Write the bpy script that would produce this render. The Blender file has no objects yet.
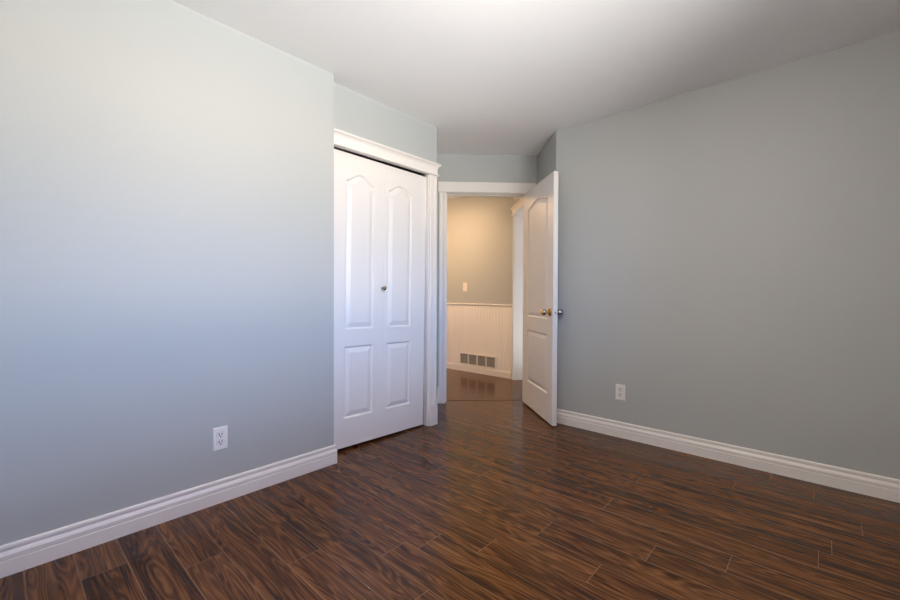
import bpy, bmesh, math, random
from mathutils import Vector, Matrix

random.seed(7)
scene = bpy.context.scene
COL = scene.collection

# ---------------------------------------------------------------- camera
CAM_H = 1.0686
cam_data = bpy.data.cameras.new('camera')
cam_data.sensor_width = 36.0
cam_data.lens = 36.0 * 411.5 / 900.0
cam_data.clip_start = 0.02
cam = bpy.data.objects.new('camera', cam_data)
COL.objects.link(cam)
cam.matrix_world = (Matrix.Translation((0, 0, CAM_H))
                    @ Matrix.Rotation(math.radians(42.319 - 90), 4, 'Z')
                    @ Matrix.Rotation(math.radians(90 - 0.7816), 4, 'X')
                    @ Matrix.Rotation(math.radians(0.245), 4, 'Z'))
scene.camera = cam

# ---------------------------------------------------------------- exposure
vs = scene.view_settings
vs.view_transform = 'Standard'
vs.look = 'None'
vs.exposure = 0.0
vs.gamma = 1.0
vs.use_curve_mapping = False

# ---------------------------------------------------------------- daylight (seen through the window behind the camera)
WORLD_STRENGTH = 20.0
world = bpy.data.worlds.new('daylight')
scene.world = world
world.use_nodes = True
wn, wl = world.node_tree.nodes, world.node_tree.links
wn.clear()
w_out = wn.new('ShaderNodeOutputWorld')
w_bg = wn.new('ShaderNodeBackground')
w_tc = wn.new('ShaderNodeTexCoord')
w_sep = wn.new('ShaderNodeSeparateXYZ')
w_map = wn.new('ShaderNodeMapRange')
w_map.inputs[1].default_value = -1.0
w_map.inputs[2].default_value = 1.0
w_ramp = wn.new('ShaderNodeValToRGB')
wl.new(w_tc.outputs['Generated'], w_sep.inputs[0])
wl.new(w_sep.outputs[2], w_map.inputs[0])
wl.new(w_map.outputs[0], w_ramp.inputs[0])
wl.new(w_ramp.outputs[0], w_bg.inputs[0])
wl.new(w_bg.outputs[0], w_out.inputs[0])
w_bg.inputs[1].default_value = WORLD_STRENGTH
SKY = ((0.0, (0.50, 0.48, 0.46)), (0.30, (0.92, 0.935, 0.93)), (0.40, (0.735, 0.75, 0.80)), (0.465, (0.42, 0.38, 0.25)), (0.50, (0.90, 0.80, 0.72)),
       (0.535, (0.10, 0.28, 0.56)), (0.604, (0.25, 0.46, 0.90)), (0.71, (0.01, 0.01, 0.10)), (1.0, (0.01, 0.01, 0.06)))   # straight down ... horizon ... zenith
el = w_ramp.color_ramp.elements
el[0].position, el[0].color = SKY[0][0], SKY[0][1] + (1,)
el[1].position, el[1].color = SKY[-1][0], SKY[-1][1] + (1,)
for p, c in SKY[1:-1]:
    e = el.new(p)
    e.color = c + (1,)

WIN = (0.08, 2.00, 0.92, 2.16)      # window opening: u0, u1, z0, z1 in the wall behind the camera
V_WIN = -0.55
port = bpy.data.lights.new('window_portal', 'AREA')
port.shape = 'RECTANGLE'
port.size, port.size_y = WIN[1] - WIN[0], WIN[3] - WIN[2]
port.cycles.is_portal = True
po = bpy.data.objects.new('window_portal', port)
COL.objects.link(po)
po.matrix_world = Matrix.Translation(((WIN[0] + WIN[1]) / 2, V_WIN - 0.06, (WIN[2] + WIN[3]) / 2)) @ Matrix.Rotation(math.radians(90), 4, 'X')
ROOM_LAMP = 118.0       # emission of the ceiling light's glass
HALL_LAMP = 11.0      # watts of the hall downlight
HALL_FILL = 135.0     # emission of the unseen bowl lamp added to brighten the hall
HALL_FILL_POS = (3.40, 4.00)
LAMP_COL = (1.0, 0.82, 0.69)
HALL_COL = (1.0, 0.60, 0.31)

H = 2.44
R2 = math.sqrt(0.5)

# ---------------------------------------------------------------- materials
class NT:
    def __init__(self, name):
        self.m = bpy.data.materials.new(name)
        self.m.use_nodes = True
        self.t = self.m.node_tree
        self.bsdf = self.t.nodes['Principled BSDF']
    def n(self, kind, **kw):
        nd = self.t.nodes.new(kind)
        for k, v in kw.items():
            setattr(nd, k, v)
        return nd
    def l(self, a, b):
        self.t.links.new(a, b)
    def math(self, op, a, b=None, clamp=False):
        nd = self.n('ShaderNodeMath', operation=op, use_clamp=clamp)
        for i, x in enumerate((a, b)):
            if x is None:
                continue
            if isinstance(x, (int, float)):
                nd.inputs[i].default_value = x
            else:
                self.l(x, nd.inputs[i])
        return nd.outputs[0]
    def mix(self, fac, a, b, mode='MIX'):
        nd = self.n('ShaderNodeMix', data_type='RGBA', blend_type=mode)
        for s, x in ((nd.inputs[0], fac), (nd.inputs[6], a), (nd.inputs[7], b)):
            if isinstance(x, (int, float)):
                s.default_value = x
            elif isinstance(x, tuple):
                s.default_value = x
            else:
                self.l(x, s)
        return nd.outputs[2]
    def ramp(self, fac, stops):
        nd = self.n('ShaderNodeValToRGB')
        e = nd.color_ramp.elements
        e[0].position, e[0].color = stops[0]
        e[1].position, e[1].color = stops[-1]
        for p, c in stops[1:-1]:
            x = e.new(p)
            x.color = c
        self.l(fac, nd.inputs[0])
        return nd.outputs[0]

def rgb(r, g, b):
    return (r, g, b, 1.0)

def paint(name, col, rough, bump_scale=0, bump_strength=0.0, bump_dist=0.001, vary=0.0, spec=0.5, detail=2.0):
    k = NT(name)
    k.bsdf.inputs['Roughness'].default_value = rough
    k.bsdf.inputs['Specular IOR Level'].default_value = spec
    k.bsdf.inputs['Base Color'].default_value = col
    tc = k.n('ShaderNodeTexCoord')
    geo = k.n('ShaderNodeNewGeometry')
    if vary:
        no = k.n('ShaderNodeTexNoise')
        no.inputs['Scale'].default_value = 1.7
        k.l(geo.outputs['Position'], no.inputs['Vector'])
        lo = tuple(c * (1 - vary) for c in col[:3]) + (1,)
        hi = tuple(min(1, c * (1 + vary)) for c in col[:3]) + (1,)
        k.l(k.mix(no.outputs['Fac'], lo, hi), k.bsdf.inputs['Base Color'])
    if bump_scale:
        no = k.n('ShaderNodeTexNoise')
        no.inputs['Scale'].default_value = bump_scale
        no.inputs['Detail'].default_value = detail
        k.l(geo.outputs['Position'], no.inputs['Vector'])
        b = k.n('ShaderNodeBump')
        b.inputs['Strength'].default_value = bump_strength
        b.inputs['Distance'].default_value = bump_dist
        k.l(no.outputs['Fac'], b.inputs['Height'])
        k.l(b.outputs['Normal'], k.bsdf.inputs['Normal'])
    return k.m

def metal(name, col, rough):
    k = NT(name)
    k.bsdf.inputs['Metallic'].default_value = 1.0
    geo = k.n('ShaderNodeNewGeometry')
    no = k.n('ShaderNodeTexNoise')
    no.inputs['Scale'].default_value = 400
    k.l(geo.outputs['Position'], no.inputs['Vector'])
    k.l(k.mix(no.outputs['Fac'], tuple(c * 0.92 for c in col[:3]) + (1,), col), k.bsdf.inputs['Base Color'])
    k.bsdf.inputs['Roughness'].default_value = rough
    return k.m

M_WALL = paint('grey_wall_paint', rgb(0.420, 0.443, 0.440), 0.55, 260, 0.25, 0.0006, 0.012)
M_CEIL = paint('textured_ceiling_paint', rgb(0.92, 0.915, 0.905), 0.9, 75, 0.35, 0.002, 0.01, 0.2, 4)
M_TRIM = paint('white_trim_paint', rgb(0.76, 0.735, 0.71), 0.32, 120, 0.06, 0.0005)
M_DOOR = paint('white_door_paint', rgb(0.765, 0.75, 0.735), 0.36, 350, 0.22, 0.0004)
M_WAINS = paint('white_beadboard_paint', rgb(0.87, 0.83, 0.77), 0.4, 120, 0.05, 0.0005)
M_PLAST = paint('white_plastic', rgb(0.78, 0.77, 0.76), 0.3, 300, 0.02, 0.0002)
M_PLAST2 = paint('ivory_plastic', rgb(0.80, 0.76, 0.70), 0.3, 300, 0.02, 0.0002)
M_DARK = paint('dark_void', rgb(0.02, 0.02, 0.02), 0.7, 50, 0.05)
M_SLOT = paint('dark_slot', rgb(0.008, 0.008, 0.008), 0.6, 50, 0.05)
M_LOUV = paint('grey_louvre_metal', rgb(0.36, 0.35, 0.32), 0.5, 200, 0.05)
M_BRASS = metal('brass', rgb(0.80, 0.50, 0.14), 0.2)
M_STEEL = metal('satin_nickel', rgb(0.50, 0.47, 0.44), 0.24)
M_BRONZE = metal('dark_bronze', rgb(0.30, 0.23, 0.17), 0.25)
M_STRIP = paint('dark_threshold_laminate', rgb(0.035, 0.016, 0.009), 0.4, 60, 0.1)

def emissive(name, col, strength):
    k = NT(name)
    k.bsdf.inputs['Base Color'].default_value = rgb(0.9, 0.88, 0.84)
    k.bsdf.inputs['Emission Color'].default_value = col
    k.bsdf.inputs['Emission Strength'].default_value = strength
    return k.m
M_LAMPGLASS = emissive('lit_frosted_glass', rgb(*LAMP_COL), ROOM_LAMP)
M_HALLFILL = emissive('hall_fill_glass', rgb(*HALL_COL), HALL_FILL)
M_DOWNLENS = emissive('lit_downlight_lens', rgb(*HALL_COL), HALL_LAMP * 0.02)

def pane_material():
    k = NT('clear_window_glass')
    t = k.n('ShaderNodeBsdfTransparent')
    g = k.n('ShaderNodeBsdfGlossy')
    g.inputs['Roughness'].default_value = 0.02
    fr = k.n('ShaderNodeFresnel')
    fr.inputs[0].default_value = 1.45
    mx = k.n('ShaderNodeMixShader')
    k.l(fr.outputs[0], mx.inputs[0])
    k.l(t.outputs[0], mx.inputs[1])
    k.l(g.outputs[0], mx.inputs[2])
    k.l(mx.outputs[0], k.t.nodes['Material Output'].inputs[0])
    return k.m
M_GLASS = pane_material()

PW, PL = 0.1405, 1.22      # plank width and length

def floor_material():
    k = NT('walnut_laminate')
    uv = k.n('ShaderNodeUVMap', uv_map='plank')
    rn = k.n('ShaderNodeUVMap', uv_map='rnd')
    su = k.n('ShaderNodeSeparateXYZ'); k.l(uv.outputs[0], su.inputs[0])
    sr = k.n('ShaderNodeSeparateXYZ'); k.l(rn.outputs[0], sr.inputs[0])
    along, across = su.outputs[0], su.outputs[1]
    r1, r2 = sr.outputs[0], sr.outputs[1]
    def coords(sa, sc, off):
        c = k.n('ShaderNodeCombineXYZ')
        k.l(k.math('ADD', k.math('MULTIPLY', along, sa), k.math('MULTIPLY', r1, 53.0)), c.inputs[0])
        k.l(k.math('MULTIPLY', across, sc), c.inputs[1])
        k.l(k.math('MULTIPLY', r2, off), c.inputs[2])
        return c.outputs[0]
    def noise(vec, detail=3.0, rough=0.5, dist=0.0):
        n = k.n('ShaderNodeTexNoise')
        n.inputs['Scale'].default_value = 1.0
        n.inputs['Detail'].default_value = detail
        n.inputs['Roughness'].default_value = rough
        n.inputs['Distortion'].default_value = dist
        k.l(vec, n.inputs['Vector'])
        return n.outputs['Fac']
    fig = noise(coords(1.5, 13.0, 31.0), 2.0, 0.45, 0.35)
    rings = k.math('SINE', k.math('MULTIPLY', fig, 85.0))
    rings = k.math('ADD', k.math('MULTIPLY', rings, 0.5), 0.5)
    rings = k.math('POWER', rings, 1.6)
    broad = noise(coords(0.9, 20.0, 77.0), 3.0, 0.55, 0.3)
    mid = noise(coords(3.0, 75.0, 45.0), 3.0, 0.6, 0.2)
    fine = noise(coords(9.0, 420.0, 12.0), 3.0, 0.6)
    tone = k.math('ADD', k.math('MULTIPLY', broad, 0.62), k.math('MULTIPLY', rings, 0.17))
    tone = k.math('ADD', tone, k.math('MULTIPLY', mid, 0.52))
    tone = k.math('ADD', tone, k.math('MULTIPLY', fine, 0.22))
    tone = k.math('ADD', tone, k.math('MULTIPLY', k.math('SUBTRACT', r2, 0.5), 0.06))
    tone = k.math('SUBTRACT', tone, 0.29, clamp=True)
    col = k.ramp(tone, [(0.26, rgb(0.0255, 0.0092, 0.0032)), (0.40, rgb(0.058, 0.0220, 0.0072)),
                        (0.53, rgb(0.110, 0.0450, 0.0145)), (0.72, rgb(0.180, 0.0800, 0.0280))])
    # fine pale line along the plank joints
    ed = k.math('MINIMUM', across, k.math('SUBTRACT', PW, across))
    ee = k.math('MINIMUM', along, k.math('SUBTRACT', PL, along))
    seam = k.math('LESS_THAN', ed, 0.0010)
    seam_e = k.math('LESS_THAN', ee, 0.0011)
    seam = k.math('MULTIPLY', seam, k.math('ADD', 0.25, k.math('MULTIPLY', r1, 0.55)))
    seam = k.math('MAXIMUM', seam, k.math('MULTIPLY', seam_e, 0.5))
    col = k.mix(seam, col, rgb(0.30, 0.20, 0.13))
    k.l(col, k.bsdf.inputs['Base Color'])
    k.l(k.math('ADD', 0.15, k.math('MULTIPLY', fine, 0.08)), k.bsdf.inputs['Roughness'])
    k.bsdf.inputs['Specular IOR Level'].default_value = 0.21
    b = k.n('ShaderNodeBump')
    b.inputs['Strength'].default_value = 0.10
    b.inputs['Distance'].default_value = 0.0006
    k.l(fine, b.inputs['Height'])
    k.l(b.outputs['Normal'], k.bsdf.inputs['Normal'])
    return k.m
M_FLOOR = floor_material()

# ---------------------------------------------------------------- object helpers
def obj(name, bm, mat, parent=None, smooth=False, recalc=True):
    if recalc:
        bmesh.ops.recalc_face_normals(bm, faces=bm.faces[:])
    me = bpy.data.meshes.new(name)
    bm.to_mesh(me)
    bm.free()
    me.materials.append(mat)
    if smooth:
        for p in me.polygons:
            p.use_smooth = True
    o = bpy.data.objects.new(name, me)
    COL.objects.link(o)
    if parent is not None:
        o.parent = parent
    return o

def autosmooth(o, deg=35):
    me = o.data
    bm = bmesh.new()
    bm.from_mesh(me)
    for e in bm.edges:
        e.smooth = not (len(e.link_faces) == 2 and e.calc_face_angle(0) > math.radians(deg))
    for f in bm.faces:
        f.smooth = True
    bm.to_mesh(me)
    bm.free()
    return o

def empty(name, loc=(0, 0, 0), rotz=0.0):
    o = bpy.data.objects.new(name, None)
    o.empty_display_size = 0.1
    COL.objects.link(o)
    o.location = loc
    o.rotation_euler = (0, 0, rotz)
    return o

def tag(o, label=None, cat=None, group=None, kind=None):
    if label: o['label'] = label
    if cat: o['category'] = cat
    if group: o['group'] = group
    if kind: o['kind'] = kind
    return o

def struct(o, label, cat):
    return tag(o, label, cat, kind='structure')

def prism(bm, poly, z0, z1):
    lo = [bm.verts.new((x, y, z0)) for x, y in poly]
    hi = [bm.verts.new((x, y, z1)) for x, y in poly]
    n = len(poly)
    bm.faces.new(lo[::-1])
    bm.faces.new(hi)
    for i in range(n):
        bm.faces.new((lo[i], lo[(i + 1) % n], hi[(i + 1) % n], hi[i]))

def box(bm, x0, x1, y0, y1, z0, z1, bevel=0.0, seg=1):
    vs_ = [bm.verts.new((x, y, z)) for x in (x0, x1) for y in (y0, y1) for z in (z0, z1)]
    q = ((0, 1, 3, 2), (4, 6, 7, 5), (0, 4, 5, 1), (2, 3, 7, 6), (0, 2, 6, 4), (1, 5, 7, 3))
    fs = [bm.faces.new([vs_[i] for i in f]) for f in q]
    if bevel:
        es = list({e for f in fs for e in f.edges})
        bmesh.ops.bevel(bm, geom=es, offset=bevel, segments=seg, affect='EDGES', profile=0.5)

def frame_poly(origin, ang, pts):
    c, s = math.cos(ang), math.sin(ang)
    return [(origin[0] + x * c - y * s, origin[1] + x * s + y * c) for x, y in pts]

def sweep(bm, path, profile, cap=True):
    """profile (offset, z) run along a plan path with mitred corners; offset is to the right of travel"""
    n = len(path)
    P = [Vector(p) for p in path]
    rows = []
    for i in range(n):
        d0 = (P[i] - P[i - 1]).normalized() if i > 0 else None
        d1 = (P[i + 1] - P[i]).normalized() if i < n - 1 else None
        n0 = Vector((d0.y, -d0.x)) if d0 else None
        n1 = Vector((d1.y, -d1.x)) if d1 else None
        if n0 is None: m = n1
        elif n1 is None: m = n0
        else:
            m = (n0 + n1).normalized()
            m = m / max(0.2, m.dot(n1))
        rows.append([bm.verts.new((P[i].x + m.x * o, P[i].y + m.y * o, z)) for o, z in profile])
    for a, b in zip(rows[:-1], rows[1:]):
        for j in range(len(profile) - 1):
            bm.faces.new((a[j], a[j + 1], b[j + 1], b[j]))
        bm.faces.new((a[-1], a[0], b[0], b[-1]))
    if cap:
        bm.faces.new(rows[0])
        bm.faces.new(rows[-1][::-1])

def column(bm, profile, z0, z1):
    """profile (x, y) closed polygon stood upright"""
    prism(bm, profile, z0, z1)

def lathe(bm, prof, seg=28, axis='Y', origin=(0, 0, 0)):
    """prof (radius, t): t runs along the axis (-Y is out of the wall)"""
    ox, oy, oz = origin
    rings = []
    for r, t in prof:
        ring = []
        for i in range(seg):
            a = 2 * math.pi * i / seg
            if axis == 'Y':
                co = (ox + r * math.cos(a), oy - t, oz + r * math.sin(a))
            else:
                co = (ox + r * math.cos(a), oy + r * math.sin(a), oz + t)
            ring.append(bm.verts.new(co))
        rings.append(ring)
    for a, b in zip(rings[:-1], rings[1:]):
        for i in range(seg):
            bm.faces.new((a[i], a[(i + 1) % seg], b[(i + 1) % seg], b[i]))
    bm.faces.new(rings[0])
    bm.faces.new(rings[-1])

# ---------------------------------------------------------------- plan of the place
V_LEFT, U_RIGHT = 2.28, 3.146
U_BACK = -0.50
U_LC = 1.42                     # end of the left wall
V_CL = 2.368                    # closet wall plane
C1 = (2.432, V_CL)              # corner closet wall / angled return
C2 = (2.8865, 2.8225)           # return / doorway wall
RC = (U_RIGHT, 1.672)           # corner right wall / angled return
C3 = (3.591, 2.117)             # return / doorway wall
A_DOOR = math.radians(-45)      # doorway wall frame: x along it to the right, y through it
U_HALL = 4.385
HC = (U_HALL, 2.911)            # hall corner
A_HALL = math.radians(-135)     # hall side wall frame
WT = 0.11

# ---------------------------------------------------------------- floors
def plank_floor(name, u0, u1, v0, v1, along_v, first, ends, cut, keep_below, label):
    bm = bmesh.new()
    la = bm.loops.layers.uv.new('plank')
    lr = bm.loops.layers.uv.new('rnd')
    a0, a1 = (v0, v1) if along_v else (u0, u1)
    c0, c1 = (u0, u1) if along_v else (v0, v1)
    k0, k1 = math.floor((c0 - first) / PW), math.ceil((c1 - first) / PW)
    for kk in range(k0, k1):
        ca = first + kk * PW
        e = ends.get(kk, random.random() * PL)
        j0, j1 = math.floor((a0 - e) / PL), math.ceil((a1 - e) / PL)
        for j in range(j0, j1):
            r = (random.random(), random.random())
            b0 = e + j * PL
            lo, hi = max(b0, a0), min(b0 + PL, a1)
            if hi - lo < 1e-4:
                continue
            quad = [(lo, ca), (hi, ca), (hi, ca + PW), (lo, ca + PW)]
            co = [((c, a, 0) if along_v else (a, c, 0)) for a, c in quad]
            f = bm.faces.new([bm.verts.new(p) for p in co])
            for lp, (a, c) in zip(f.loops, quad):
                lp[la].uv = (a - b0, c - ca)
                lp[lr].uv = r
    bmesh.ops.bisect_plane(bm, geom=bm.verts[:] + bm.edges[:] + bm.faces[:], plane_co=(cut, 0, 0),
                           plane_no=(R2, R2, 0), clear_outer=keep_below, clear_inner=not keep_below)
    for f in bm.faces:
        if f.normal.z < 0:
            f.normal_flip()
    return struct(obj(name, bm, M_FLOOR, recalc=False), label, 'floor')

CUT = 5.838
plank_floor('floor', -0.7, 3.45, -0.75, 3.2, True, 0.0585,
            {3: 1.82, 5: 1.55, 6: 1.046, 7: 1.325, 9: 1.05, 10: .642, 11: .934, 12: .52, 13: .27, 14: .807,
             15: .006, 16: -.035, 17: .785, 18: -.14, 19: .363, 20: .028}, CUT, True,
            'dark walnut plank laminate floor of the bedroom')
plank_floor('floor_hall', 2.4, 5.8, 0.2, 5.4, False, 0.03, {}, CUT, False,
            'brown plank laminate floor of the hall beyond the doorway')
bm = bmesh.new()
prism(bm, frame_poly(C2, A_DOOR, [(0.103, 0.086), (0.897, 0.086), (0.897, 0.098), (0.103, 0.098)]), -0.002, 0.003)
struct(obj('trim_1', bm, M_STRIP), 'thin dark threshold strip across the open doorway', 'threshold')

# ---------------------------------------------------------------- ceiling
bm = bmesh.new()
box(bm, -0.7, 5.8, -0.75, 5.4, H, H + 0.1)
struct(obj('ceiling', bm, M_CEIL), 'white lightly textured ceiling', 'ceiling')

# ---------------------------------------------------------------- walls
bm = bmesh.new()
prism(bm, [(-0.62, V_LEFT), (U_LC, V_LEFT), (U_LC, 2.50), (-0.62, 2.50)], 0, H)
struct(obj('wall_left', bm, M_WALL), 'grey painted wall on the left, brightly lit by daylight', 'wall')

OP0, OP1, OPZ = 1.425, 2.353, 2.055       # closet rough opening
bm = bmesh.new()
prism(bm, [(OP1, V_CL), C1, C2, (C2[0] - 0.07, C2[1] + 0.07), (C1[0] - 0.042, C1[1] + 0.1), (OP1, V_CL + 0.1)], 0, H)
prism(bm, [(U_LC + 0.001, V_CL), (OP1, V_CL), (OP1, V_CL + 0.1), (U_LC + 0.001, V_CL + 0.1)], OPZ, H)
struct(obj('wall_closet', bm, M_WALL), 'grey wall above and beside the white closet door', 'wall')

DW = 0.997
D0, D1, DZ = 0.085, 0.915, 2.078          # rough opening of the doorway
bm = bmesh.new()
prism(bm, frame_poly(C2, A_DOOR, [(0.0, 0), (D0, 0), (D0, WT), (-0.06, WT), (-0.06, 0.02)]), 0, H)
prism(bm, frame_poly(C2, A_DOOR, [(D1, 0), (DW, 0), (DW + 0.05, 0.02), (DW + 0.05, WT), (D1, WT)]), 0, H)
prism(bm, frame_poly(C2, A_DOOR, [(D0, 0), (D1, 0), (D1, WT), (D0, WT)]), DZ, H)
struct(obj('wall_doorway', bm, M_WALL), 'grey wall around the open bedroom doorway', 'wall')

bm = bmesh.new()
prism(bm, [(U_RIGHT, -0.66), RC, C3, (C3[0] + 0.075, C3[1] - 0.075), (U_RIGHT + 0.11, 1.626), (U_RIGHT + 0.11, -0.66)], 0, H)
struct(obj('wall_right', bm, M_WALL), 'long grey painted wall on the right with one outlet', 'wall')

bm = bmesh.new()
box(bm, U_BACK - 0.1, U_BACK, -0.66, V_LEFT + 0.1, 0, H)
struct(obj('wall_back', bm, M_WALL), 'grey wall behind the camera', 'wall')

bm = bmesh.new()
for u0, u1, z0, z1 in ((U_BACK - 0.1, WIN[0], 0, H), (WIN[1], U_RIGHT + 0.11, 0, H), (WIN[0], WIN[1], 0, WIN[2]), (WIN[0], WIN[1], WIN[3], H)):
    box(bm, u0, u1, V_WIN - 0.12, V_WIN, z0, z1)
struct(obj('wall_window', bm, M_WALL), 'grey window wall behind the camera', 'wall')

# window in that wall
win = struct(empty('window_1', ((WIN[0] + WIN[1]) / 2, V_WIN, WIN[2])), 'white framed window in the wall behind the camera', 'window')
bm = bmesh.new()
ww, wh = WIN[1] - WIN[0], WIN[3] - WIN[2]
for x0, x1, z0, z1 in ((-ww / 2, -ww / 2 + .05, 0, wh), (ww / 2 - .05, ww / 2, 0, wh), (-ww / 2 + .05, ww / 2 - .05, 0, .05), (-ww / 2 + .05, ww / 2 - .05, wh - .05, wh), (-.02, .02, .05, wh - .05)):
    box(bm, x0, x1, -.10, -.05, z0, z1, .003)
obj('window_frame', bm, M_TRIM, win)
bm = bmesh.new()
box(bm, -ww / 2 + .05, ww / 2 - .05, -.078, -.074, .05, wh - .05)
obj('pane', bm, M_GLASS, win)
bm = bmesh.new()
box(bm, -ww / 2 - .05, ww / 2 + .05, -.05, .04, -.025, 0.0, .004)
obj('window_sill', bm, M_TRIM, win)

# hall walls
bm = bmesh.new()
box(bm, U_HALL, U_HALL + 0.1, 2.905, 5.3, 0, H)
wh_ = struct(obj('wall_hall', bm, M_WALL), 'hall wall lit warm above white beadboard wainscot', 'wall')
bm = bmesh.new()
V_SEAM = 3.018
prof = []
v = 5.25
y0 = 0.006
prof.append((v, 0.0)); prof.append((v, y0))
while v - 0.05 > V_SEAM + 0.01:
    v -= 0.05
    prof += [(v + 0.0035, y0), (v, y0 - 0.0035), (v - 0.0035, y0)]
prof += [(V_SEAM + 0.002, y0), (V_SEAM, 0.001), (V_SEAM - 0.002, y0 + 0.001), (HC[1] + 0.001, y0 + 0.001), (HC[1] + 0.001, 0.0)]
prism(bm, [(U_HALL - o, vv) for vv, o in prof], 0.06, 0.925)
obj('wainscot', bm, M_WAINS, wh_)
bm = bmesh.new()
sweep(bm, [(U_HALL, 5.25), (U_HALL, HC[1] + 0.002)], [(0, 0.918), (0.010, 0.918), (0.014, 0.924), (0.022, 0.930), (0.022, 0.938), (0.018, 0.943), (0, 0.943)])
obj('chair_rail', bm, M_WAINS, wh_)

T0, T1 = 0.062, 0.83       # clear opening of the hall side door, measured from the hall corner
bm = bmesh.new()
prism(bm, frame_poly(HC, A_HALL, [(-0.02, 0), (T0 - .018, 0), (T0 - .018, WT), (-0.02, WT)]), 0, H)
prism(bm, frame_poly(HC, A_HALL, [(T1 + .018, 0), (1.02, 0), (1.02, WT), (T1 + .018, WT)]), 0, H)
prism(bm, frame_poly(HC, A_HALL, [(T0 - .018, 0), (T1 + .018, 0), (T1 + .018, WT), (T0 - .018, WT)]), 2.07, H)
struct(obj('wall_hall_side', bm, M_WALL), 'narrow hall side wall holding another white doorway', 'wall')
# room behind that doorway, with its own window
SR = (-0.12, 1.35, WT, 1.60)
bm = bmesh.new()
for q in ([(SR[0] - .1, SR[2] - .02), (SR[0], SR[2] - .02), (SR[0], SR[3]), (SR[0] - .1, SR[3])],
          [(SR[1], SR[2]), (SR[1] + .1, SR[2]), (SR[1] + .1, SR[3]), (SR[1], SR[3])]):
    prism(bm, frame_poly(HC, A_HALL, q), 0, H)
SW = (0.55, 1.05, 1.10, 1.95)
for x0, x1, z0, z1 in ((SR[0] - .1, SW[0], 0, H), (SW[1], SR[1] + .1, 0, H), (SW[0], SW[1], 0, SW[2]), (SW[0], SW[1], SW[3], H)):
    prism(bm, frame_poly(HC, A_HALL, [(x0, SR[3]), (x1, SR[3]), (x1, SR[3] + .1), (x0, SR[3] + .1)]), z0, z1)
struct(obj('wall_side_room', bm, M_WALL), 'grey walls of the daylit room behind the hall side doorway', 'wall')
w2 = struct(empty('window_2', (HC[0], HC[1], 0), A_HALL), 'white framed window of the side room, hidden by the open door', 'window')
bm = bmesh.new()
for x0, x1, z0, z1 in ((SW[0], SW[0] + .05, SW[2], SW[3]), (SW[1] - .05, SW[1], SW[2], SW[3]), (SW[0] + .05, SW[1] - .05, SW[2], SW[2] + .05), (SW[0] + .05, SW[1] - .05, SW[3] - .05, SW[3])):
    box(bm, x0, x1, SR[3] + .04, SR[3] + .09, z0, z1, .003)
obj('window_frame', bm, M_TRIM, w2)
bm = bmesh.new()
box(bm, SW[0] + .05, SW[1] - .05, SR[3] + .06, SR[3] + .064, SW[2] + .05, SW[3] - .05)
obj('pane', bm, M_GLASS, w2)
p2 = bpy.data.lights.new('side_window_portal', 'AREA')
p2.shape = 'RECTANGLE'
p2.size, p2.size_y = SW[1] - SW[0], SW[3] - SW[2]
p2.cycles.is_portal = True
p2o = bpy.data.objects.new('side_window_portal', p2)
COL.objects.link(p2o)
pc = frame_poly(HC, A_HALL, [((SW[0] + SW[1]) / 2, SR[3] + .05)])[0]
p2o.matrix_world = (Matrix.Translation((pc[0], pc[1], (SW[2] + SW[3]) / 2)) @ Matrix.Rotation(A_HALL + math.pi, 4, 'Z')
                    @ Matrix.Rotation(math.radians(90), 4, 'X'))
bm = bmesh.new()
box(bm, 2.87, 2.97, 2.86, 5.3, 0, H)
struct(obj('wall_hall_near', bm, M_WALL), 'hall wall facing the wainscot, hidden left of the doorway', 'wall')
bm = bmesh.new()
box(bm, 2.97, U_HALL, 5.2, 5.3, 0, H)
struct(obj('wall_hall_end', bm, M_WALL), 'end wall of the hall, out of sight to the left', 'wall')
bm = bmesh.new()
box(bm, 1.2, 2.87, 2.95, 3.0, 0, H)
box(bm, 1.2, 1.25, 2.50, 2.95, 0, H)
struct(obj('wall_closet_inside', bm, M_WALL), 'unlit inner walls of the closet', 'wall')

# ---------------------------------------------------------------- baseboards
BB = [(0, 0), (.0155, 0), (.0155, .057), (.0132, .0595), (.0155, .062), (.0158, .078), (.0120, .086), (.0085, .0925), (.0085, .0955),
      (.0105, .099), (.0112, .108), (.0095, .1135), (.006, .116), (0, .116)]
bm = bmesh.new()
sweep(bm, [(U_BACK, V_LEFT), (U_LC, V_LEFT), (U_LC, V_CL - 0.004)], BB)
struct(obj('baseboard_left', bm, M_TRIM), 'white moulded baseboard along the left wall', 'baseboard')
bm = bmesh.new()
e3 = frame_poly(C2, A_DOOR, [(DW - 0.001, -0.022)])[0]
sweep(bm, [e3, RC, (U_RIGHT, V_WIN)], BB)
struct(obj('baseboard_right', bm, M_TRIM), 'white moulded baseboard along the right wall', 'baseboard')
bm = bmesh.new()
sweep(bm, [(C1[0] + .03, C1[1] + .03), (C2[0] - .02, C2[1] - .02)], BB)
struct(obj('baseboard_return', bm, M_TRIM), 'short white baseboard between closet casing and doorway casing', 'baseboard')
bm = bmesh.new()
sweep(bm, [(U_HALL, 5.2), (U_HALL, HC[1] + .02)], [(0, 0), (.018, 0), (.018, .070), (.014, .080), (.010, .088), (0, .088)])
struct(obj('baseboard_hall', bm, M_WAINS), 'white baseboard under the beadboard in the hall', 'baseboard')
bm = bmesh.new()
sweep(bm, [(U_RIGHT, V_WIN), (U_BACK, V_WIN), (U_BACK, V_LEFT)], BB)
struct(obj('baseboard_back', bm, M_TRIM), 'white baseboard along the walls behind the camera', 'baseboard')

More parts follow.
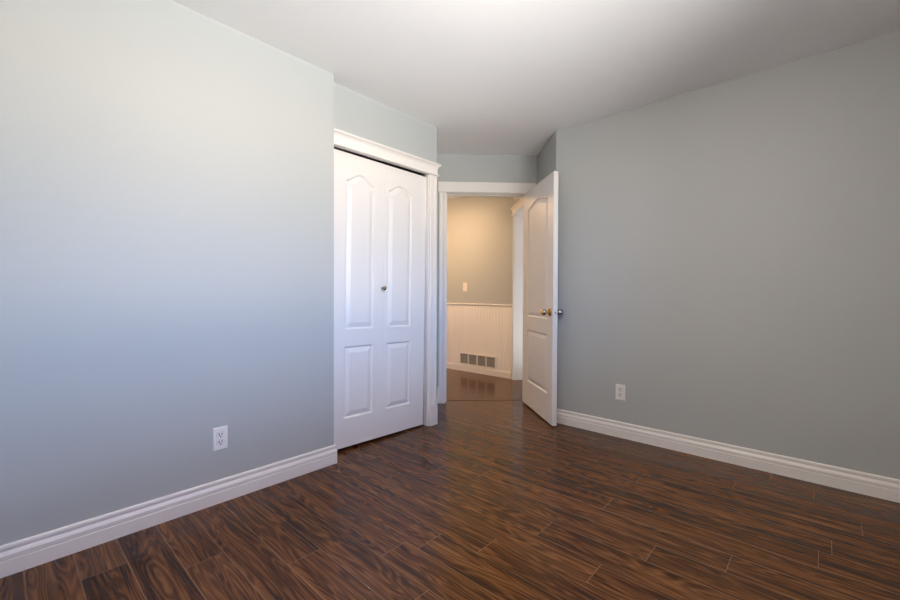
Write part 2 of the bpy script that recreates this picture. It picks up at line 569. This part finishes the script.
# ---------------------------------------------------------------- casings
def flute_profile(x0, x1, t=0.018):
    """fluted casing section seen from above, out = -y"""
    w = x1 - x0
    pts = [(0, 0), (0, t * .70), (.07, t * .92), (.27, t * .92), (.34, t * .62), (.64, t * .62), (.71, t), (.93, t), (1, t * .75), (1, 0)]
    return [(x0 + a * w, -b) for a, b in pts]

def plinth(x0, x1, z1, parent, t=0.024, mat=M_TRIM):
    bm = bmesh.new()
    box(bm, x0, x1, -t, 0, 0, z1 - 0.03, .0025)
    box(bm, x0 + .003, x1 - .003, -t - .003, 0, z1 - 0.034, z1 - 0.018, .003)
    box(bm, x0 + .004, x1 - .004, -t + .002, 0, z1 - 0.02, z1, .004)
    return obj('plinth_block', bm, mat, parent)

CROWN = [(0, 0), (.026, 0), (.031, .003), (.031, .010), (.026, .013), (.021, .017), (.021, .050), (.0225, .060), (.027, .070), (.034, .078),
         (.041, .083), (.043, .087), (.043, .094), (0, .094)]

def crown_header(bm, x0, x1, z0, ret_left=False, ret_right=True, prof=CROWN, y=0.0):
    """crown-topped head casing; its ends return in the same profile"""
    a, b = [], []
    for o, z in prof:
        e = max(0, o - .018)
        a.append(bm.verts.new((x0 - (e if ret_left else 0), y - o, z0 + z)))
        b.append(bm.verts.new((x1 + (e if ret_right else 0), y - o, z0 + z)))
    n = len(prof)
    for j in range(n):
        k = (j + 1) % n
        bm.faces.new((a[j], a[k], b[k], b[j]))
    # end walls: profile offset edge carried back to the wall
    for verts, x, on in ((a, x0, ret_left), (b, x1, ret_right)):
        if not on:
            bm.faces.new(verts)
            continue
        back = [bm.verts.new((vv.co.x, y, vv.co.z)) for vv in verts]
        for j in range(1, n - 2):
            bm.faces.new((verts[j], verts[j + 1], back[j + 1], back[j]))

# closet casing
cc = struct(empty('trim_2', (0, V_CL, 0)), 'white closet casing with fluted side and crowned head', 'door casing')
bm = bmesh.new()
column(bm, flute_profile(2.345, 2.424), 0.16, 2.034)
obj('side_casing', bm, M_TRIM, cc)
plinth(2.340, 2.431, 0.178, cc)
bm = bmesh.new()
crown_header(bm, U_LC + .001, 2.418, 2.031)
obj('head_casing', bm, M_TRIM, cc)
bm = bmesh.new()
box(bm, 2.335, OP1, 0, .048, 0, 2.037)
box(bm, OP0, OP1, 0, .031, 2.037, OPZ)
obj('jamb', bm, M_TRIM, cc)
bm = bmesh.new()
box(bm, OP0, 2.335, .031, .10, 2.046, OPZ)
obj('track', bm, M_DARK, cc)

# bedroom doorway casing
dc = struct(empty('trim_3', (C2[0], C2[1], 0), A_DOOR), 'white casing around the open bedroom doorway', 'door casing')
J0, J1, JZ = 0.103, 0.897, 2.060
for x0, x1, p0, p1 in ((.032, .100, .018, .102), (.910, .974, .906, .980)):
    bm = bmesh.new()
    column(bm, flute_profile(x0, x1, .017), 0.15, 2.066)
    obj('side_casing', bm, M_TRIM, dc)
    plinth(p0, p1, 0.168, dc)
bm = bmesh.new()
box(bm, .022, .982, -.022, 0, 2.066, 2.166, .003)
box(bm, .026, .978, -.017, 0, 2.0645, 2.067)
obj('head_casing', bm, M_TRIM, dc)
bm = bmesh.new()
box(bm, D0, J0, 0, WT, 0, DZ)
box(bm, J1, D1, 0, WT, 0, DZ)
box(bm, J0, J1, 0, WT, JZ, DZ)
obj('jamb', bm, M_TRIM, dc)
bm = bmesh.new()
box(bm, J0, J0 + .011, .044, .08, 0, JZ, .001)
box(bm, J1 - .011, J1, .044, .08, 0, JZ, .001)
box(bm, J0 + .011, J1 - .011, .044, .08, JZ - .011, JZ, .001)
obj('door_stop', bm, M_TRIM, dc)
for x0, x1 in ((.032, .100), (.904, .966)):      # hall face
    bm = bmesh.new()
    box(bm, x0, x1, WT, WT + .016, 0, 2.062, .003)
    obj('side_casing', bm, M_TRIM, dc)
bm = bmesh.new()
box(bm, .022, .975, WT, WT + .02, 2.062, 2.16, .003)
obj('head_casing', bm, M_TRIM, dc)

# casing of the hall side door
hc = struct(empty('trim_4', (HC[0], HC[1], 0), A_HALL), 'white casing with crowned head on the doorway farther down the hall', 'door casing')
for x0, x1 in ((.0225, T0 - .003), (T1 + .003, T1 + .07)):
    bm = bmesh.new()
    if x0 < .1:
        box(bm, x0, x1, -.017, 0, .12, 2.062, .002)
    else:
        column(bm, flute_profile(x0, x1, .017), .12, 2.062)
    obj('side_casing', bm, M_TRIM, hc)
    bm = bmesh.new()
    box(bm, x0 - .002, x1 + .002, -.023, 0, 0, .15, .002)
    obj('plinth_block', bm, M_TRIM, hc)
bm = bmesh.new()
crown_header(bm, .020, T1 + .075, 2.055, ret_left=True, ret_right=True)
obj('head_casing', bm, M_TRIM, hc)
bm = bmesh.new()
box(bm, T0 - .018, T0, 0, WT, 0, 2.07)
box(bm, T1, T1 + .018, 0, WT, 0, 2.07)
box(bm, T0, T1, 0, WT, 2.052, 2.07)
obj('jamb', bm, M_TRIM, hc)

# ---------------------------------------------------------------- panelled doors
def contour(x0, x1, z0, z1, arch):
    """closed outline of a panel, counter-clockwise from bottom left; the top edge may be an ogee arch"""
    pts = [(x0, z0), (x1, z0)]
    if not arch:
        return pts + [(x1, z1), (x0, z1)], 2
    N = 26
    fl = 0.055
    for i in range(N + 1):
        t = i / N
        q = min(1, max(0, (t - fl) / (1 - 2 * fl)))
        s = 0.5 - 0.5 * math.cos(2 * math.pi * q)
        s = s ** 0.62
        pts.append((x1 + (x0 - x1) * t, z1 + arch * s))
    return pts, 2

def inset(pts, d):
    n = len(pts)
    out = []
    for i in range(n):
        a, b, c = Vector(pts[i - 1]), Vector(pts[i]), Vector(pts[(i + 1) % n])
        d0, d1 = (b - a).normalized(), (c - b).normalized()
        n0, n1 = Vector((-d0.y, d0.x)), Vector((-d1.y, d1.x))
        m = (n0 + n1).normalized()
        m = m / max(.5, m.dot(n1))
        out.append((b.x + m.x * d, b.y + m.y * d))
    return out

STICK = [(0, 0), (.0035, .0015), (.0085, .0085), (.0110, .0105), (.0140, .0108), (.0155, .0100), (.0440, .0012), (.0460, .0006)]

def door_face(bm, W, Z0, Z1, x0, x1, panels, y, sgn):
    """one face of a door leaf at depth y (sgn +1: recess goes to +y), panels [(z0, z1, arch)] sorted upwards"""
    def q(pts):
        bm.faces.new([bm.verts.new((x, y, z)) for x, z in pts])
    wx0, wx1 = W
    q([(wx0, Z0), (x0, Z0), (x0, Z1), (wx0, Z1)])
    q([(x1, Z0), (wx1, Z0), (wx1, Z1), (x1, Z1)])
    zlow, arch_top = Z0, None
    for (z0, z1, arch) in panels:
        if arch_top is None:
            q([(x0, zlow), (x1, zlow), (x1, z0), (x0, z0)])
        outline, _ = contour(x0, x1, z0, z1, arch)
        prev = None
        for d, dep in STICK:
            ring = [bm.verts.new((px, y + sgn * dep, pz)) for px, pz in (inset(outline, d) if d else outline)]
            if prev:
                n = len(ring)
                for i in range(n):
                    bm.faces.new((prev[i], prev[(i + 1) % n], ring[(i + 1) % n], ring[i]))
            prev = ring
        bm.faces.new(prev)
        zlow = z1
        if arch:
            top = outline[2:]
            for a, b in zip(top[:-1], top[1:]):
                q([a, b, (b[0], Z1), (a[0], Z1)])
            arch_top = True
    if arch_top is None:
        q([(x0, zlow), (x1, zlow), (x1, Z1), (x0, Z1)])

def leaf(W, Z0, Z1, x0, x1, panels, thick, name, mat, parent, bv=.002):
    bm = bmesh.new()
    Wi = (W[0] + bv, W[1] - bv)
    door_face(bm, Wi, Z0 + bv, Z1 - bv, x0, x1, panels, 0.0, 1)
    door_face(bm, Wi, Z0 + bv, Z1 - bv, x0, x1, panels, thick, -1)
    loops = []
    for (a, b, c, d, y) in ((Wi[0], Wi[1], Z0 + bv, Z1 - bv, 0), (W[0], W[1], Z0, Z1, bv), (W[0], W[1], Z0, Z1, thick - bv), (Wi[0], Wi[1], Z0 + bv, Z1 - bv, thick)):
        loops.append([bm.verts.new(p) for p in ((a, y, c), (b, y, c), (b, y, d), (a, y, d))])
    for a, b in zip(loops[:-1], loops[1:]):
        for i in range(4):
            bm.faces.new((a[i], b[i], b[(i + 1) % 4], a[(i + 1) % 4]))
    bmesh.ops.remove_doubles(bm, verts=bm.verts[:], dist=1e-5)
    return autosmooth(obj(name, bm, mat, parent), 9)

# closet door: a folding pair, almost closed
cd = struct(empty('door_1', (1.5, 2.406, .004), math.radians(-0.6)), 'closed white folding closet door with arched panels and one small knob', 'door')
cd.rotation_euler = (0, .0135, math.radians(-0.6))      # the pair hangs a little out of true
P_UP, P_LO = (0.822, 1.845, 0.053), (0.214, 0.709, 0)
leaf((-.066, .4005), .0200, 2.0235, .069, .308, [P_LO, P_UP], .034, 'door_leaf', M_DOOR, cd, .0005)
leaf((.4008, .812), .0200, 2.0235, .430, .667, [P_LO, P_UP], .034, 'door_leaf', M_DOOR, cd, .0005)
bm = bmesh.new()
lathe(bm, [(.009, -.001), (.009, .003), (.006, .006), (.006, .014), (.010, .018), (.0145, .023), (.0155, .028), (.0135, .0325), (.007, .0345)], 24, 'Y', (.384, 0, 1.113))
tag(obj('knob', bm, M_BRONZE, cd, smooth=True), 'small round dark metal closet knob')

# bedroom door, swung open into the room
hinge = (3.486, 2.198)
A_LEAF = math.radians(50.16 - 180)
bd = struct(empty('door_2', (hinge[0], hinge[1], 0), A_LEAF), 'white panelled bedroom door standing open with round brass and nickel knobs', 'door')
LW = .763
leaf((0, LW), .013, 2.058, .125, .640, [(.245, .738, 0), (.864, 1.880, .047)], .040, 'door_leaf', M_DOOR, bd)
KX, KZ = LW - .062, .926
kn = empty('door_knob', (KX, 0, KZ)); kn.parent = bd
tag(kn, 'brass and steel knob on the hall-lit face')
bm = bmesh.new()
lathe(bm, [(.0335, -.001), (.0335, .003), (.030, .007), (.020, .010), (.017, .012)], 32)
obj('rosette', bm, M_BRASS, kn, smooth=True)
bm = bmesh.new()
lathe(bm, [(.0125, .010), (.0115, .018), (.0115, .030), (.015, .034)], 28)
obj('neck', bm, M_BRASS, kn, smooth=True)
bm = bmesh.new()
lathe(bm, [(.014, .033), (.021, .036), (.0265, .042), (.0275, .050), (.0260, .058), (.0225, .063)], 32)
tag(obj('knob_body', bm, M_STEEL, kn, smooth=True), 'steel body of the knob')
bm = bmesh.new()
lathe(bm, [(.0225, .0625), (.019, .068), (.012, .072), (.007, .076), (.003, .078)], 28)
obj('knob_tip', bm, M_BRASS, kn, smooth=True)
kn2 = empty('door_knob', (KX, .040, KZ), math.pi); kn2.parent = bd
kn2.location.x = KX
tag(kn2, 'satin nickel knob on the face towards the right wall')
bm = bmesh.new()
lathe(bm, [(.033, -.001), (.033, .003), (.029, .007), (.014, .010), (.012, .020)], 32)
obj('rosette', bm, M_STEEL, kn2, smooth=True)
bm = bmesh.new()
lathe(bm, [(.012, .018), (.022, .024), (.0265, .032), (.0275, .046), (.0270, .060), (.0235, .066), (.012, .069)], 32)
obj('knob_body', bm, M_STEEL, kn2, smooth=True)
bm = bmesh.new()
box(bm, LW - .0005, LW + .0012, .008, .032, KZ - .028, KZ + .028)
lp = obj('latch_plate', bm, M_TRIM, bd)
bm = bmesh.new()
box(bm, LW + .001, LW + .007, .0155, .0245, KZ - .007, KZ + .007, .002)
obj('latch_bolt', bm, M_STEEL, bd)
for z in (.23, 1.03, 1.83):
    bm = bmesh.new()
    lathe(bm, [(.0055, -.045), (.0055, .045)], 12, 'Z', (-.0065, .046, z))
    box(bm, -.0015, .0, .006, .046, z - .044, z + .044)
    obj('hinge', bm, M_STEEL, bd)

# ---------------------------------------------------------------- outlets, switch, air grille
def rounded(bm, cx, cz, w, h, r, y0, y1, seg=6):
    pts = []
    for (sx, sz, a0) in ((1, 1, 0), (-1, 1, 90), (-1, -1, 180), (1, -1, 270)):
        for i in range(seg + 1):
            a = math.radians(a0 + 90 * i / seg)
            pts.append((cx + sx * (w / 2 - r) + r * math.cos(a), cz + sz * (h / 2 - r) + r * math.sin(a)))
    f = [bm.verts.new((x, y1, z)) for x, z in pts]
    b = [bm.verts.new((x, y0, z)) for x, z in pts]
    n = len(pts)
    bm.faces.new(f); bm.faces.new(b[::-1])
    for i in range(n):
        bm.faces.new((f[i], f[(i + 1) % n], b[(i + 1) % n], b[i]))

def plate(bm, w, h, t, be):
    lo = [(-w / 2, 0, -h / 2), (w / 2, 0, -h / 2), (w / 2, 0, h / 2), (-w / 2, 0, h / 2)]
    md = [(x, -t * .45, z) for x, _, z in lo]
    hi = [(x - math.copysign(be, x), -t, z - math.copysign(be, z)) for x, _, z in lo]
    R = [[bm.verts.new(p) for p in L] for L in (lo, md, hi)]
    for a, b in zip(R[:-1], R[1:]):
        for i in range(4):
            bm.faces.new((a[i], a[(i + 1) % 4], b[(i + 1) % 4], b[i]))
    bm.faces.new(R[0][::-1]); bm.faces.new(R[2])

def make_outlet():
    t = empty('wall_outlet')
    bm = bmesh.new(); plate(bm, .070, .1165, .006, .0035)
    obj('cover_plate', bm, M_PLAST, t)
    for dz in (.0195, -.0195):
        bm = bmesh.new(); rounded(bm, 0, dz, .034, .0285, .0125, -.004, -.0078)
        r = obj('receptacle', bm, M_PLAST, t)
        bm = bmesh.new(); rounded(bm, 0, dz, .0366, .0311, .0138, -.004, -.0064)
        obj('receptacle_gap', bm, M_LOUV, r)
        bm = bmesh.new(); box(bm, -.0088, -.0046, -.0083, -.0070, dz - .0020, dz + .0098)
        obj('slot', bm, M_SLOT, r)
        bm = bmesh.new(); box(bm, .0046, .0085, -.0083, -.0070, dz - .0010, dz + .0092)
        obj('slot', bm, M_SLOT, r)
        bm = bmesh.new(); rounded(bm, 0, dz - .0080, .0072, .0066, .0030, -.0070, -.0083)
        obj('ground_hole', bm, M_SLOT, r)
    bm = bmesh.new(); lathe(bm, [(.0032, .0055), (.0032, .0068), (.002, .0074)], 14)
    obj('screw', bm, M_PLAST, t)
    return t

def copy_tree(o, parent=None):
    c = o.copy()
    COL.objects.link(c)
    if parent is not None:
        c.parent = parent
    for ch in [x for x in bpy.data.objects if x.parent == o]:
        copy_tree(ch, c)
    return c

o1 = make_outlet()
o1.location = (.760, V_LEFT, .327)
tag(o1, 'white duplex wall outlet on the blue-lit left wall', 'outlet', 'duplex wall outlets')
o2 = copy_tree(o1)
o2.location = (U_RIGHT, 1.127, .339)
o2.rotation_euler = (0, 0, math.radians(-90))
tag(o2, 'small white duplex wall outlet on the right wall beyond the open door', 'outlet', 'duplex wall outlets')

sw = tag(empty('light_switch', (U_HALL, 3.708, 1.172), math.radians(-90)), 'ivory toggle light switch on the hall wall seen through the doorway', 'light switch')
bm = bmesh.new(); plate(bm, .072, .1165, .006, .0035)
obj('cover_plate', bm, M_PLAST2, sw)
bm = bmesh.new(); box(bm, -.0055, .0055, -.0068, -.0055, -.0125, .0125)
obj('toggle_collar', bm, M_PLAST2, sw)
bm = bmesh.new()
prism(bm, [(-.0045, -.006), (.0045, -.006), (.0038, -.018), (-.0038, -.018)], -.011, -.001)
obj('toggle', bm, M_PLAST2, sw)

GV0, GV1, GZ0, GZ1 = 3.798, 3.160, .088, .262
gr = tag(empty('air_return_grille', (U_HALL, GV0, GZ0), math.radians(-90)), 'cream wall air grille with four grey louvred sections above the hall baseboard', 'air vent')
GW, GH = GV0 - GV1, GZ1 - GZ0
bm = bmesh.new()
bo, mu = .019, .017
sec = (GW - 2 * bo - 3 * mu) / 4
box(bm, 0, GW, -.021, -.004, 0, bo, .002)
box(bm, 0, GW, -.021, -.004, GH - bo, GH, .002)
xs = []
x = 0
for i in range(5):
    w = bo if i in (0, 4) else mu
    box(bm, x, x + w, -.0205, -.004, bo - .001, GH - bo + .001, .0015)
    xs.append(x + w)
    x += w + sec
obj('grille_frame', bm, M_WAINS, gr)
for i in range(4):
    bm = bmesh.new()
    box(bm, xs[i] - .002, xs[i] + sec + .002, -.0072, -.0062, bo - .002, GH - bo + .002)
    lv = obj('grille_back', bm, M_SLOT, gr)
    bm = bmesh.new()
    N = 15
    for j in range(N):
        z = bo + (GH - 2 * bo) * (j + .5) / N
        vv = [bm.verts.new((a, b, c)) for a in (xs[i], xs[i] + sec) for b, c in ((-.0135, z - .0026), (-.0085, z + .0022), (-.0085, z + .0032), (-.0135, z - .0016))]
        for q in ((0, 1, 5, 4), (1, 2, 6, 5), (2, 3, 7, 6), (3, 0, 4, 7), (0, 3, 2, 1), (4, 5, 6, 7)):
            bm.faces.new([vv[k] for k in q])
    for j in range(1, 6):
        xx = xs[i] + sec * j / 6
        box(bm, xx - .001, xx + .001, -.0142, -.0080, bo, GH - bo)
    obj('louvres', bm, M_LOUV, gr)

# ---------------------------------------------------------------- lamps
LAMP = (0.95, 0.60)
cl = tag(empty('ceiling_light', (LAMP[0], LAMP[1], H)), 'round ceiling light with warm frosted glass bowl, just above the picture', 'ceiling light')
PAN = [(.060, 0), (.120, -.010), (.137, -.028), (.139, -.052), (.135, -.055), (.060, -.050)]
SHADING_PAN = [(.060, 0), (.150, -.006), (.168, -.018), (.176, -.104), (.172, -.104), (.160, -.036), (.060, -.036)]  # deep rim shaped to keep the added lamp off the hall wall's top

def bowl_light(t, mat, pan=PAN):
    bm = bmesh.new()
    lathe(bm, pan, 36, 'Z')
    obj('canopy', bm, M_STEEL, t, smooth=True)
    bm = bmesh.new()
    pr = [(.110, -.052), (.131, -.054), (.140, -.066), (.146, -.090), (.147, -.108), (.140, -.126), (.118, -.146), (.080, -.160), (.040, -.166), (.006, -.168)]
    lathe(bm, pr, 40, 'Z')
    obj('glass_bowl', bm, mat, t, smooth=True)
    bm = bmesh.new()
    lathe(bm, [(.003, -.166), (.009, -.170), (.010, -.176), (.004, -.184)], 20, 'Z')
    obj('finial', bm, M_STEEL, t, smooth=True)
bowl_light(cl, M_LAMPGLASS)
hall_fill = tag(empty('ceiling_light', (HALL_FILL_POS[0], HALL_FILL_POS[1], H)), 'added fill light for the hall, a round bowl out of sight left of the doorway', 'ceiling light')
bowl_light(hall_fill, M_HALLFILL, SHADING_PAN)  # unseen fill lamp, added to light the wainscot and the open door

DL = (4.12, 3.56)
dl = tag(empty('recessed_downlight', (DL[0], DL[1], H)), 'recessed warm ceiling downlight in the hall, hidden above the doorway', 'ceiling light')
bm = bmesh.new()
lathe(bm, [(.055, -.001), (.085, -.001), (.088, -.004), (.085, -.006), (.056, -.004)], 32, 'Z')
obj('trim_ring', bm, M_TRIM, dl, smooth=True)
bm = bmesh.new()
lathe(bm, [(.055, -.0005), (.055, -.002)], 32, 'Z')
obj('lens', bm, M_DOWNLENS, dl)
sp = bpy.data.lights.new('downlight_lamp', 'SPOT')
sp.energy = HALL_LAMP
sp.color = HALL_COL
sp.spot_size = math.radians(125)
sp.spot_blend = 1.0
sp.shadow_soft_size = 0.06
spo = bpy.data.objects.new('downlight_lamp', sp)
COL.objects.link(spo)
spo.location = (DL[0], DL[1], H - 0.02)
